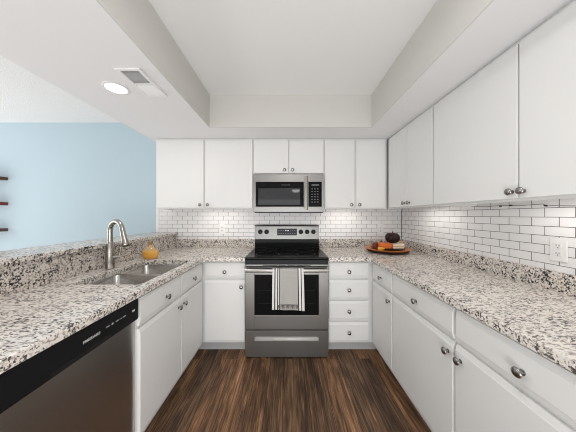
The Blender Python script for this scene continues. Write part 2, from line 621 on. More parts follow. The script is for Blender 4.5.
def knob(parent, x, z, y):
    global knob_me
    if knob_me is None:
        o = obj('knob', lathe(KNOB, 24, Matrix.Rotation(PI / 2, 4, 'X')), M['knob'], parent, (x, y, z), smooth=50)
        knob_me = o.data
    else:
        o = bpy.data.objects.new('knob', knob_me)
        COL.objects.link(o)
        o.parent = parent
        o.location = (x, y, z)
    o['label'] = 'round satin nickel knob'
    return o


def base_cabinet(label, loc, rz, w0, w1, depth, fronts, toe_ext=(0, 0), cat='base cabinet'):
    """fronts: (kind, x0, x1, z0, z1, [knob xs], knob z)"""
    t = thing('base_cabinet', label, cat, loc, rz, 'white base cabinets under the granite')
    c = bmesh.new()
    p = 0.016
    top = cbot - 0.0005
    bm_box(c, w0, w0 + p, -depth + 0.019, 0, 0.10, top)
    bm_box(c, w1 - p, w1, -depth + 0.019, 0, 0.10, top)
    bm_box(c, w0 + p, w1 - p, -0.012, 0, 0.10, top)
    bm_box(c, w0 + p, w1 - p, -depth + 0.019, -0.012, 0.10, 0.116)
    bm_box(c, w0, w1, -depth, -depth + 0.019, 0.10, top)
    obj('carcass', c, M['cab_in'], t)
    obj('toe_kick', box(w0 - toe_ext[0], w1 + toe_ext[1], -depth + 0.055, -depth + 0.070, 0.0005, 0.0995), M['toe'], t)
    for kind, x0, x1, z0, z1, kx, kz in fronts:
        f = obj(kind, front_bm(x0, x1, z0, z1, -depth - 0.0002), M['cab'], t)
        for q in kx:
            knob(f, q, kz, -depth - 0.0192)
    return t


def wall_cabinet(label, loc, rz, w0, w1, depth, z0, z1, doors, filler=None):
    t = thing('wall_cabinet', label, 'wall cabinet', loc, rz, 'white wall cabinets below the soffit')
    c = bmesh.new()
    p = 0.016
    bm_box(c, w0, w0 + p, -depth + 0.019, 0, z0, z1)
    bm_box(c, w1 - p, w1, -depth + 0.019, 0, z0, z1)
    bm_box(c, w0 + p, w1 - p, -0.01, 0, z0 + 0.02, z1)
    bm_box(c, w0 + p, w1 - p, -depth + 0.019, -0.01, z0 + 0.02, z0 + 0.036)
    bm_box(c, w0 + p, w1 - p, -depth + 0.019, -0.01, z1 - 0.016, z1)
    bm_box(c, w0, w1, -depth, -depth + 0.019, z0, z1)
    obj('carcass', c, M['cab_in'], t)
    for x0, x1, kx in doors:
        f = obj('door', slab_bm(x0, x1, z0 + 0.013, z1 - 0.022, -depth - 0.0002), M['cab'], t)
        if kx is not None:
            knob(f, kx, z0 + 0.045, -depth - 0.0192)
    return t


BD = 0.597          # base carcass depth, doors 19 mm in front
UD = 0.302
yb = YB - 0.0005
# --- base units, rear wall
drz, doz = (0.712, 0.860), (0.106, 0.696)
base_cabinet('white base cabinet with one drawer over one door left of the range', (0, yb, 0), 0, -0.812, -0.392, BD,
             [('drawer', -0.772, -0.398, *drz, [-0.585], 0.775), ('door', -0.772, -0.398, *doz, [-0.43], 0.634)], (0.055, 0))
base_cabinet('white base cabinet with a stack of four drawers right of the range', (0, yb, 0), 0, 0.385, 0.812, BD,
             [('drawer', 0.394, 0.764, 0.712, 0.860, [0.579], 0.775), ('drawer', 0.394, 0.764, 0.512, 0.697, [0.579], 0.604),
              ('drawer', 0.394, 0.764, 0.312, 0.497, [0.579], 0.405), ('drawer', 0.394, 0.764, 0.106, 0.297, [0.579], 0.206)], (0, 0.055))
# --- base units, right wall: local x = 2.0 - world y
Y0 = 2.0
xr = XR - 0.0005
lx = lambda y: Y0 - y
base_cabinet('narrow white base cabinet beside the corner with one drawer over one door', (xr, Y0, 0), -PI / 2, lx(2.038), lx(1.629), BD - 0.005,
             [('drawer', lx(2.004), lx(1.639), *drz, [lx(1.82)], 0.775), ('door', lx(2.004), lx(1.639), *doz, [lx(1.672)], 0.636)])
base_cabinet('long white base cabinet nearest the camera with two drawers and two doors', (xr, Y0, 0), -PI / 2, lx(1.628), lx(0.41), BD - 0.005,
             [('drawer', lx(1.620), lx(1.034), *drz, [lx(1.325)], 0.775), ('drawer', lx(1.016), lx(0.42), *drz, [lx(0.725)], 0.775),
              ('door', lx(1.620), lx(1.032), *doz, [lx(1.062)], 0.636), ('door', lx(1.018), lx(0.42), *doz, [lx(0.985)], 0.636)])
# --- base units, left run: local x = world y - 2.0 (rotated +90)
xl = -1.3795
ly = lambda y: y - Y0
LD = 0.574
base_cabinet('white sink base cabinet beside the dishwasher with two false drawers and two doors', (xl, Y0, 0), PI / 2, ly(1.139), ly(2.038), LD,
             [('drawer', ly(1.150), ly(1.593), *drz, [ly(1.40)], 0.775), ('drawer', ly(1.601), ly(1.995), *drz, [ly(1.80)], 0.775),
              ('door', ly(1.150), ly(1.593), *doz, [ly(1.556)], 0.636), ('door', ly(1.601), ly(1.995), *doz, [ly(1.636)], 0.636)])
obj_panel = obj('end_panel', box(-1.3795, -0.80, 0.43, 0.53, 0.0005, cbot - 0.0005, bev=0.002), M['cab'])
tag(obj_panel, 'white end panel closing the counter on the near side of the dishwasher', 'panel')

# --- wall units
ub, ut = 1.372, SZ - 0.0005
yw = YB - 0.0085
UDR = UD - 0.008
wall_cabinet('wide white two door wall cabinet left of the microwave', (0, yw, 0), 0, -1.416, -0.367, UDR, ub, ut,
             [(-1.410, -0.900, -0.935), (-0.884, -0.374, -0.852)])
wall_cabinet('short white two door wall cabinet directly above the microwave', (0, yw, 0), 0, -0.366, 0.398, UDR, 1.746, ut,
             [(-0.358, 0.012, -0.028), (0.022, 0.390, 0.058)])
wall_cabinet('narrow white two door wall cabinet right of the microwave', (0, yw, 0), 0, 0.399, 1.078, UDR, ub, ut,
             [(0.408, 0.722, 0.690), (0.744, 1.052, 0.776)])
xw = XR - 0.0085
wall_cabinet('white two door wall cabinet on the right wall next to the corner', (xw, Y0, 0), -PI / 2, lx(2.627), lx(1.599), 0.296, ub, ut,
             [(lx(2.298), lx(1.952), lx(1.985)), (lx(1.940), lx(1.606), lx(1.905))])
wall_cabinet('largest white two door wall cabinet on the right wall, nearest the camera', (xw, Y0, 0), -PI / 2, lx(1.598), lx(0.41), 0.296, ub, ut,
             [(lx(1.590), lx(1.012), lx(1.034)), (lx(1.004), lx(0.42), lx(0.983))])


# ------------------------------------------------------------------ countertops
def rounded_rect(x0, x1, y0, y1, r, n=5):
    pts = []
    for cx, cy, a0 in ((x1 - r, y1 - r, 0), (x0 + r, y1 - r, PI / 2), (x0 + r, y0 + r, PI), (x1 - r, y0 + r, 1.5 * PI)):
        for i in range(n + 1):
            a = a0 + PI / 2 * i / n
            pts.append((cx + r * math.cos(a), cy + r * math.sin(a)))
    return pts


def plate_bm(outer, holes, z0, z1):
    bm = bmesh.new()
    edges = []
    for loop in [outer] + holes:
        vs = [bm.verts.new((x, y, z0)) for x, y in loop]
        for i in range(len(vs)):
            edges.append(bm.edges.new((vs[i], vs[(i + 1) % len(vs)])))
    bmesh.ops.triangle_fill(bm, use_beauty=True, use_dissolve=False, edges=edges)
    r = bmesh.ops.extrude_face_region(bm, geom=bm.faces[:])
    bmesh.ops.translate(bm, vec=(0, 0, z1 - z0), verts=[v for v in r['geom'] if isinstance(v, bmesh.types.BMVert)])
    bmesh.ops.recalc_face_normals(bm, faces=bm.faces)
    sharp = [e for e in bm.edges if len(e.link_faces) == 2 and e.calc_face_angle(0) > 1.2]
    bmesh.ops.bevel(bm, geom=sharp, offset=0.004, segments=2, profile=0.5, affect='EDGES', clamp_overlap=True)
    return bm


FY = 1.985
SK = (-1.235, -0.832, 1.217, 1.868)
t = thing('countertop', 'speckled granite countertop with the sink, left of the range', 'countertop', (-1.0, 1.5, ctop), group='granite countertops')
def at(parent, name, bm, m, **k):
    loc = parent.location
    bm.transform(Matrix.Translation(-Vector(loc)))
    return obj(name, bm, m, parent, **k)
at(t, 'slab', plate_bm([(-1.3795, 0.425), (-0.770, 0.425), (-0.770, FY - 0.02), (-0.75, FY), (-0.390, FY), (-0.390, 2.627), (-1.3795, 2.627)],
                       [rounded_rect(*SK, 0.028)], cbot, ctop), M['gran_top'])
at(t, 'backsplash', box(-1.3595, -0.390, 2.6075, 2.6275, ctop, 1.014, bev=0.002), M['gran'])
at(t, 'backsplash', box(-1.3795, -1.3597, 0.425, 2.6275, ctop, 1.0675, bev=0.001), M['gran'])
t = thing('countertop', 'speckled granite countertop right of the range, running along the right wall', 'countertop', (1.0, 1.5, ctop), group='granite countertops')
at(t, 'slab', plate_bm([(XR - 0.0085, 0.405), (XR - 0.0085, 2.627), (0.383, 2.627), (0.383, FY), (0.755, FY), (0.775, FY - 0.02), (0.775, 0.405)], [], cbot, ctop), M['gran_top'])
at(t, 'backsplash', box(0.383, 1.3775, 2.6075, 2.6275, ctop, 1.014, bev=0.002), M['gran'])
at(t, 'backsplash', box(1.3777, XR - 0.0085, 0.405, 2.6275, ctop, 1.014, bev=0.002), M['gran'])
tag(obj('bar_ledge', plate_bm([(-1.66, 0.40), (-1.33, 0.40), (-1.33, 2.6275), (-1.66, 2.6275)], [], 1.068, 1.098), M['gran']),
    'raised granite bar ledge capping the half wall behind the sink', 'bar top')

# ------------------------------------------------------------------ sink
t = thing('sink', 'stainless undermount double bowl sink set in the left countertop', 'sink', (-1.021, 1.53, 0.68))
def bowl_bm(x0, x1, y0, y1):
    bm = bmesh.new()
    prof = [(0.8747, -0.004, 0.03), (0.8747, 0.0, 0.03), (0.868, 0.003, 0.035), (0.72, 0.010, 0.055), (0.695, 0.020, 0.05), (0.686, 0.045, 0.045), (0.683, 0.09, 0.03)]
    prev = None
    for z, ins, r in prof:
        ring = [bm.verts.new((x, y, z)) for x, y in rounded_rect(x0 + ins, x1 - ins, y0 + ins, y1 - ins, r, 6)]
        if prev:
            for i in range(len(ring)):
                j = (i + 1) % len(ring)
                bm.faces.new((prev[i], prev[j], ring[j], ring[i]))
        prev = ring
    bm.faces.new(prev)
    bmesh.ops.recalc_face_normals(bm, faces=bm.faces)
    for f in bm.faces:
        f.normal_flip()
    return bm
for y0, y1 in ((1.215, 1.553), (1.567, 1.870)):
    bo = at(t, 'bowl', bowl_bm(SK[0] - 0.002, SK[1] + 0.002, y0, y1), M['steel_sink'], smooth=50)
    sm = bo.modifiers.new('thickness', 'SOLIDIFY')
    sm.thickness = 0.0012
    sm.offset = -1
    c = lathe([(0.0, 0.002), (0.028, 0.002), (0.034, 0.004), (0.042, 0.003), (0.043, 0.0005)], 24)
    d = obj('drain', c, M['nickel'], bo, ((-1.033 - t.location.x), (y0 + y1) / 2 - t.location.y, 0.6835 - t.location.z), smooth=40)

# ------------------------------------------------------------------ faucet
t = thing('faucet', 'brushed nickel gooseneck faucet with pull down spray head behind the sink', 'faucet', (-1.297, 1.575, ctop))
obj('body', lathe([(0.0, 0.0005), (0.030, 0.0005), (0.031, 0.004), (0.0285, 0.010), (0.028, 0.05), (0.027, 0.13), (0.023, 0.17), (0.0175, 0.20), (0.0, 0.20)], 28), M['nickel'], t, smooth=50)
d = Vector((0.93, -0.36, 0)).normalized()
R = 0.068
pts = [Vector((0, 0, 0.15)), Vector((0, 0, 0.20)), Vector((0, 0, 0.26))]
for i in range(1, 13):
    a = PI - PI * 0.93 * i / 12
    pts.append(d * (R + R * math.cos(a)) + Vector((0, 0, 0.278 + R * math.sin(a))))
end = pts[-1]
dr = (pts[-1] - pts[-2]).normalized()
obj('spout', tube(pts, [0.017] * 3 + [0.0165] * 12, 16), M['nickel'], t, smooth=60)
hp = [end - dr * 0.004, end + dr * 0.025, end + dr * 0.06, end + dr * 0.105, end + dr * 0.122, end + dr * 0.125]
hd = obj('spray_head', tube(hp, [0.0168, 0.0175, 0.020, 0.024, 0.024, 0.021], 18), M['nickel'], t, smooth=50)
obj('nozzle', tube([end + dr * 0.125, end + dr * 0.129], [0.017, 0.016], 16), M['black'], hd)
hb = tube([(0.02, 0.0, 0.085), (0.040, 0.012, 0.085), (0.056, 0.022, 0.085)], [0.0125, 0.0125, 0.0125], 14)
hh = obj('handle', hb, M['nickel'], t, smooth=50)
obj('lever', tube([(0.052, 0.018, 0.088), (0.056, 0.022, 0.115), (0.058, 0.024, 0.155)], [0.007, 0.0055, 0.0045], 10), M['nickel'], hh, smooth=60)

# ------------------------------------------------------------------ soap bottle
t = thing('soap_bottle', 'squat round bottle of amber soap beside the sink', 'bottle', (-1.232, 1.935, ctop + 0.0006))
fl = Matrix.Diagonal((1.0, 0.62, 1.0, 1.0))
bt = lathe([(0.0, 0.0), (0.052, 0.0), (0.062, 0.006), (0.069, 0.030), (0.070, 0.055), (0.060, 0.080), (0.040, 0.100), (0.022, 0.112), (0.015, 0.120), (0.013, 0.128), (0.0, 0.128)], 32, fl)
bo = obj('bottle_glass', bt, M['glass'], t, smooth=60)
obj('soap', lathe([(0.0, 0.002), (0.050, 0.002), (0.060, 0.008), (0.067, 0.030), (0.068, 0.050), (0.063, 0.066), (0.0, 0.066)], 32, fl), M['amber'], t, smooth=60)
obj('cap', lathe([(0.0, 0.1282), (0.016, 0.1282), (0.017, 0.132), (0.014, 0.146), (0.006, 0.152), (0.0, 0.153)], 20), M['brass'], t, smooth=60)

# ------------------------------------------------------------------ dishwasher (local frame, turned to face +x)
t = thing('dishwasher', 'dark stainless dishwasher with a black control panel under the left counter', 'dishwasher', (-1.371, 0.8375, 0), PI / 2)
w = 0.3
obj('tub', box(-w, w, -0.535, 0, 0.0005, 0.870), M['black'], t)
# bowed door
def bowed(x0, x1, z0, z1, yback, ydep, bow, n=16, nz=10):
    bm = bmesh.new()
    g = []
    for k in range(nz + 1):
        z = z0 + (z1 - z0) * k / nz
        row = []
        for i in range(n + 1):
            u = i / n
            x = x0 + (x1 - x0) * u
            e = 1 - abs(2 * u - 1) ** 4
            row.append(bm.verts.new((x, yback - ydep - bow * math.sin(PI * k / nz) * 0.6 - 0.008 * min(1, e * 3), z)))
        g.append(row)
    for k in range(nz):
        for i in range(n):
            bm.faces.new((g[k][i], g[k][i + 1], g[k + 1][i + 1], g[k + 1][i]))
    back = [[bm.verts.new((x, yback, z)) for x in (x0, x1)] for z in (z0, z1)]
    L = [r[0] for r in g]
    Rr = [r[-1] for r in g]
    bm.faces.new(L[::-1] + [back[0][0], back[1][0]][::1]) if False else None
    bm.faces.new([back[0][0]] + L + [back[1][0]])
    bm.faces.new([back[1][1]] + Rr[::-1] + [back[0][1]])
    bm.faces.new([back[0][1]] + g[0][::-1] + [back[0][0]])
    bm.faces.new([back[1][0]] + g[-1] + [back[1][1]])
    bm.faces.new((back[0][0], back[1][0], back[1][1], back[0][1]))
    bmesh.ops.recalc_face_normals(bm, faces=bm.faces)
    return bm
dd = obj('door', bowed(-w + 0.003, w - 0.003, 0.105, 0.752, -0.5352, 0.03, 0.004), M['steel_dw'], t, smooth=35)
cp = obj('control_panel', box(-w, w, -0.585, -0.5352, 0.757, 0.868, bev=0.006, seg=3), M['panel'], t)
obj('handle_pocket', box(-0.12, 0.12, -0.5862, -0.5848, 0.762, 0.778, bev=0.0006), M['black'], cp)
lt = text_bm('FRIGIDAIRE', 0.015)
obj('lettering', lt, M['letter'], cp, (0.028, -0.5853, 0.812))
bb = bmesh.new()
for i, (x, wd, hh_) in enumerate(((0.105, 0.016, 0.003), (0.13, 0.008, 0.008), (0.158, 0.016, 0.003), (0.180, 0.006, 0.003), (0.20, 0.018, 0.003), (0.262, 0.018, 0.008))):
    obj('button_mark', box(x - wd / 2, x + wd / 2, -0.5856, -0.5850, 0.817 - hh_ / 2, 0.817 + hh_ / 2), M['letter'], cp)
obj('kick_plate', box(-w + 0.004, w - 0.004, -0.545, -0.5352, 0.004, 0.098, bev=0.002), M['black'], t)

# ------------------------------------------------------------------ range
RX = -0.004
t = thing('range', 'stainless electric range with a black glass cooktop between the base cabinets', 'stove', (RX, 1.99, 0))
hw = 0.380
yback = 2.606 - 1.99
obj('body', box(-hw, hw, 0.0, yback, 0.030, 0.898), M['steel_dk'], t)
for sx in (-1, 1):
    for y in (0.06, yback - 0.06):
        obj('foot', lathe([(0, 0.0004), (0.018, 0.0004), (0.018, 0.02), (0.010, 0.024), (0.010, 0.0295), (0, 0.0295)], 14, Matrix.Translation((sx * 0.33, y, 0))), M['black'], t)
ck = obj('cooktop', box(-hw, hw, -0.020, yback - 0.06, 0.8985, 0.918, bev=0.005, seg=3), M['cook_glass'], t)
bb = bmesh.new()
for x, y, r in ((-0.19, 0.16, 0.115), (0.19, 0.16, 0.09), (-0.19, 0.41, 0.075), (0.19, 0.41, 0.105), (0.0, 0.44, 0.05)):
    bm_lathe(bb, [(r - 0.002, 0.9181), (r - 0.002, 0.9184), (r, 0.9184), (r, 0.9181)], 48, Matrix.Translation((x, y, 0)))
obj('burner_ring', bb, M['ring'], ck)
# front lip of the cooktop
obj('front_trim', box(-hw, hw, -0.026, -0.0002, 0.854, 0.8983, bev=0.004), M['cook_glass'], t)
# backguard
bg = bmesh.new()
y0, y1 = yback - 0.06, yback
sec = [(y0 + 0.004, 1.008), (y0 - 0.006, 1.022), (y0 + 0.004, 1.172), (y0 + 0.014, 1.186), (y1, 1.186), (y1, 1.008)]
vs0 = [bg.verts.new((-hw, y, z)) for y, z in sec]
vs1 = [bg.verts.new((hw, y, z)) for y, z in sec]
n = len(sec)
for i in range(n):
    j = (i + 1) % n
    bg.faces.new((vs0[i], vs0[j], vs1[j], vs1[i]))
bg.faces.new(vs0[::-1]); bg.faces.new(vs1)
bmesh.ops.recalc_face_normals(bg, faces=bg.faces)
bgo = obj('backguard', bg, M['steel_bg'], t)
obj('backguard_riser', box(-hw, hw, y0 + 0.008, y1, 0.9185, 1.0078), M['cook_glass'], t)
sl = lambda z: y0 - 0.006 + (z - 1.022) / 0.150 * 0.010
dpz = 1.105
dp = obj('display', box(-0.115, 0.118, sl(dpz) - 0.004, sl(dpz) + 0.008, 1.066, 1.146, bev=0.002), M['black_glass'], bgo)
bb = bmesh.new()
for r_, z in ((0, 1.123), (1, 1.090)):
    for i in range(8):
        x = -0.095 + i * 0.027
        if r_ == 0 and 3 <= i <= 4:
            obj('display_mark', box(x - 0.008, x + 0.010, sl(dpz) - 0.0046, sl(dpz) - 0.0038, z - 0.006, z + 0.008), M['led'], bgo)
        else:
            obj('display_mark', box(x - 0.007, x + 0.007, sl(dpz) - 0.0046, sl(dpz) - 0.0038, z - 0.004, z + 0.002), M['ring'], bgo)
for x in (-0.314, -0.240, 0.166, 0.240, 0.314):
    m_ = Matrix.Translation((x, sl(1.108) - 0.0005, 1.108)) @ Matrix.Rotation(PI / 2 - 0.066, 4, 'X')
    kb = lathe([(0, 0), (0.027, 0), (0.027, 0.006), (0.024, 0.008), (0.022, 0.024), (0.018, 0.027), (0, 0.027)], 24, m_)
    kk = obj('control_knob', kb, M['black'], bgo, smooth=40)
    g_ = box(-0.003, 0.003, -0.018, 0.018, 0.0265, 0.032, bev=0.001)
    g_.transform(m_)
    # grip ridge belongs to the knob mesh
    tmp = bmesh.new(); tmp.from_mesh(kk.data); merge(tmp, g_); tmp.to_mesh(kk.data); tmp.free()
# vent strip under the cooktop
vb = bmesh.new()
bm_box(vb, -hw, hw, -0.018, -0.0002, 0.836, 0.8535, bev=0.002)
vs_ = obj('vent_strip', vb, M['steel_dk'], t)
bb = bmesh.new()
for x0, x1 in ((-0.22, -0.09), (-0.075, -0.01), (0.01, 0.075), (0.09, 0.22)):
    bm_box(bb, x0, x1, -0.0187, -0.0178, 0.842, 0.849)
obj('vent_slot', bb, M['slot'], vs_)
# oven door: frame with a window
oz0, oz1 = 0.262, 0.832
db = bmesh.new()
wx0, wx1, wz0, wz1 = -0.293, 0.290, 0.392, 0.762
bm_box(db, -hw, wx0, -0.032, -0.0002, oz0, oz1, bev=0.003)
bm_box(db, wx1, hw, -0.032, -0.0002, oz0, oz1, bev=0.003)
bm_box(db, wx0 - 0.004, wx1 + 0.004, -0.032, -0.0002, oz0, wz0, bev=0.003)
bm_box(db, wx0 - 0.004, wx1 + 0.004, -0.032, -0.0002, wz1, oz1, bev=0.003)
od = obj('oven_door', db, M['steel_dk'], t)
ow = obj('oven_window', box(wx0 - 0.002, wx1 + 0.002, -0.0290, -0.004, wz0 - 0.002, wz1 + 0.002), M['black_glass'], od)
obj('window_trim', box(wx0 - 0.006, wx1 + 0.006, -0.0345, -0.0300, wz0 - 0.012, wz0 + 0.004, bev=0.0015), M['steel'], od)
bb = bmesh.new()
for z in (0.50, 0.62):
    bm_box(bb, wx0 + 0.03, wx1 - 0.03, -0.0293, -0.0288, z, z + 0.003)
obj('rack_line', bb, M['black'], ow)
hz, hy = 0.812, -0.078
hbm = bmesh.new()
bm_tube(hbm, [(-0.372, hy, hz), (-0.366, hy, hz), (0.366, hy, hz), (0.372, hy, hz)], [0.0145, 0.0172, 0.0172, 0.0145], 20)
hd = obj('handle', hbm, M['handle'], od, smooth=50)
for sx in (-1, 1):
    obj('handle_bracket', box(sx * 0.350 - 0.012, sx * 0.350 + 0.012, hy + 0.008, -0.0305, hz - 0.012, hz + 0.012, bev=0.003), M['steel'], hd)
# storage drawer with a recessed grip
dz0, dz1 = 0.009, 0.252
db = bmesh.new()
gx0, gx1, gz0, gz1 = -0.296, 0.294, 0.160, 0.196
bm_box(db, -hw, gx0, -0.030, -0.0002, dz0, dz1, bev=0.003)
bm_box(db, gx1, hw, -0.030, -0.0002, dz0, dz1, bev=0.003)
bm_box(db, gx0 - 0.004, gx1 + 0.004, -0.030, -0.0002, dz0, gz0, bev=0.002)
bm_box(db, gx0 - 0.004, gx1 + 0.004, -0.030, -0.0002, gz1, dz1, bev=0.002)
sd = obj('storage_drawer', db, M['steel_dk'], t)
gb = bmesh.new()
# curved scoop
N = 8
top = []
for s in (gx0, gx1):
    top.append([gb.verts.new((s, -0.006 - 0.023 * (i / N) ** 2, gz1 - (gz1 - gz0) * i / N)) for i in range(N + 1)])
for i in range(N):
    gb.faces.new((top[0][i], top[0][i + 1], top[1][i + 1], top[1][i]))
bk = [gb.verts.new((s, -0.0004, z)) for s, z in ((gx0, gz0), (gx1, gz0), (gx1, gz1), (gx0, gz1))]
gb.faces.new(bk)
gb.faces.new([bk[3]] + top[0] + [bk[0]])
gb.faces.new([bk[1]] + top[1][::-1] + [bk[2]])
gb.faces.new((top[0][-1], bk[0], bk[1], top[1][-1]))
gb.faces.new((bk[3], bk[2], top[1][0], top[0][0]))
bmesh.ops.recalc_face_normals(gb, faces=gb.faces)
obj('grip', gb, M['steel'], sd, smooth=40)

# ------------------------------------------------------------------ towel over the oven handle
tb = bmesh.new()
uvl = tb.loops.layers.uv.new('UVMap')
tx0, tx1 = -0.126, 0.150
cols, rows = 44, 60
hy_w, hz_w = 1.99 + hy, hz
rad = 0.0195
prof = []
front_len, back_len = 0.335, 0.22
for i in range(15):
    prof.append((hy_w + rad, hz_w - back_len + back_len * i / 15))
for i in range(9):
    a = PI * i / 8
    prof.append((hy_w + rad * math.cos(a), hz_w + rad * math.sin(a)))
for i in range(1, 37):
    prof.append((hy_w - rad, hz_w - front_len * i / 36))
tot = len(prof) - 1
gv = []
for k, (y, z) in enumerate(prof):
    row = []
    fr = max(0, (k - 23) / 36)
    for i in range(cols + 1):
        u = i / cols
        x = tx0 + (tx1 - tx0) * u
        x += fr * (0.010 * (u - 0.3))
        dy = -0.004 * fr * (1 + math.sin(u * 9.5 + 0.6)) - 0.005 * fr * (1 + math.sin(u * 4.1 + 2))
        dz = -0.012 * fr ** 3 * (u - 0.1) + 0.003 * fr ** 4 * math.sin(u * 11)
        row.append(tb.verts.new((x, y + dy, z + dz)))
    gv.append(row)
for k in range(tot):
    for i in range(cols):
        f = tb.faces.new((gv[k][i], gv[k][i + 1], gv[k + 1][i + 1], gv[k + 1][i]))
        for l, (uu, vv) in zip(f.loops, ((i, k), (i + 1, k), (i + 1, k + 1), (i, k + 1))):
            l[uvl].uv = (uu / cols, vv / tot)
tw = thing('dish_towel', 'striped grey and white dish towel hanging over the oven door handle', 'towel', (RX, 1.97, 0.43))
tb.transform(Matrix.Translation((RX, 0, 0)))
cl = at(tw, 'cloth', tb, M['towel'], smooth=80)
sm = cl.modifiers.new('thickness', 'SOLIDIFY')
sm.thickness = 0.002
fb = bmesh.new()
for i in range(17):
    u = 0.20 + 0.62 * i / 16
    x = RX + tx0 + (tx1 - tx0) * u + 0.9 * 0.010 * (u - 0.3)
    zt = hz_w - front_len + 0.042 - 0.01 * (u - 0.1) * 0.7
    yy = hy_w - rad - 0.0022 - 0.004 * 0.9 * (1 + math.sin(u * 9.5 + 0.6)) - 0.005 * 0.9 * (1 + math.sin(u * 4.1 + 2))
    bm_tube(fb, [(x, yy, zt), (x + 0.001, yy - 0.0006, zt - 0.014), (x + 0.002 * math.sin(i * 2.3), yy - 0.001, zt - 0.03)], [0.0026, 0.003, 0.0018], 6)
bm_box(fb, RX + tx0 + (tx1 - tx0) * 0.19, RX + tx0 + (tx1 - tx0) * 0.83, hy_w - rad - 0.0135, hy_w - rad - 0.0105, hz_w - front_len + 0.041, hz_w - front_len + 0.045)
at(tw, 'fringe', fb, M['fringe'])

# ------------------------------------------------------------------ microwave
t = thing('microwave', 'stainless over the range microwave with black glass door below the short cabinet', 'microwave', (0.016, YB - 0.009, 1.331))
mw, mh, md = 0.380, 0.413, 0.330
obj('body', box(-mw, mw, -md + 0.03, 0, 0.012, mh), M['steel_dk'], t)
obj('vent_underside', box(-mw + 0.012, mw - 0.012, -md + 0.02, -0.02, 0.0, 0.0118), M['black'], t)
fr_ = bmesh.new()
# door frame: stainless bands above and below, black glass between
bm_box(fr_, -mw, mw, -md, -md + 0.0298, 0.330, mh, bev=0.003)
bm_box(fr_, -mw, mw, -md, -md + 0.0298, 0.008, 0.066, bev=0.003)
bm_box(fr_, -mw, -mw + 0.028, -md, -md + 0.0298, 0.060, 0.336, bev=0.003)
bm_box(fr_, 0.160, 0.212, -md, -md + 0.0298, 0.060, 0.336, bev=0.003)
bm_box(fr_, mw - 0.028, mw, -md, -md + 0.0298, 0.060, 0.336, bev=0.003)
fo = obj('front_frame', fr_, M['steel'], t)
dg_ = obj('door_glass', box(-mw + 0.026, 0.162, -md + 0.003, -md + 0.028, 0.064, 0.332), M['black_glass'], t)
obj('window_screen', box(-0.325, 0.122, -md + 0.0022, -md + 0.0031, 0.086, 0.262), M['mesh'], dg_)
obj('lettering', text_bm('FRIGIDAIRE', 0.018), M['ring'], dg_, (-0.032, -md + 0.0025, 0.297))
cp = obj('control_panel', box(0.210, mw - 0.026, -md + 0.001, -md + 0.028, 0.064, 0.332), M['black_glass'], t)
bb = bmesh.new()
obj('display', box(0.245, 0.325, -md + 0.0003, -md + 0.0011, 0.288, 0.305), M['ring'], cp)
for r_ in range(6):
    for c_ in range(3):
        x = 0.250 + c_ * 0.030
        z = 0.255 - r_ * 0.028
        obj('key', box(x - 0.008, x + 0.008, -md + 0.0003, -md + 0.0011, z - 0.005, z + 0.005), M['ring'], cp)
hbm = bmesh.new()
bm_tube(hbm, [(0.186, -md - 0.040, 0.030), (0.186, -md - 0.040, 0.385)], [0.0145, 0.0145], 18)
hd = obj('handle', hbm, M['nickel'], t, smooth=50)
for z in (0.050, 0.365):
    obj('handle_bracket', box(0.176, 0.196, -md - 0.034, -md - 0.0002, z - 0.012, z + 0.012, bev=0.003), M['nickel'], hd)


# ------------------------------------------------------------------ outlets (local frame facing -y)
def outlet(label, loc, rz, gang=1):
    o = thing('wall_outlet', label, 'outlet', loc, rz, 'white outlets on the tile')
    w_ = 0.036
    obj('cover_plate', box(-w_, w_, -0.006, 0, -0.061, 0.061, bev=0.003), M['plastic'], o)
    for z in (0.020, -0.020):
        r = bmesh.new()
        bm_box(r, -0.0165, 0.0165, -0.0085, -0.0061, z - 0.014, z + 0.014, bev=0.004, seg=3)
        ro = obj('receptacle', r, M['plastic'], o)
        s_ = bmesh.new()
        bm_box(s_, -0.0075, -0.0045, -0.0088, -0.0083, z - 0.003, z + 0.007)
        bm_box(s_, 0.0045, 0.0075, -0.0088, -0.0083, z - 0.003, z + 0.007)
        bm_lathe(s_, [(0, 0), (0.003, 0), (0.003, 0.0005), (0, 0.0005)], 12, Matrix.Translation((0, -0.0083, z - 0.008)) @ Matrix.Rotation(PI / 2, 4, 'X'))
        obj('slot', s_, M['slot'], ro)
    obj('screw', lathe([(0, 0), (0.003, 0), (0.002, 0.001), (0, 0.0012)], 12, Matrix.Translation((0, -0.0061, 0)) @ Matrix.Rotation(PI / 2, 4, 'X')), M['letter'], o)
    return o
outlet('white outlet plate on the tile of the right wall', (XR - 0.0083, 1.105, 1.128), -PI / 2)
outlet('white outlet plate on the rear tile left of the range', (-0.795, YB - 0.0083, 1.137), 0)
outlet('white outlet plate on the rear tile behind the dark pumpkin', (1.138, YB - 0.0083, 1.135), 0)

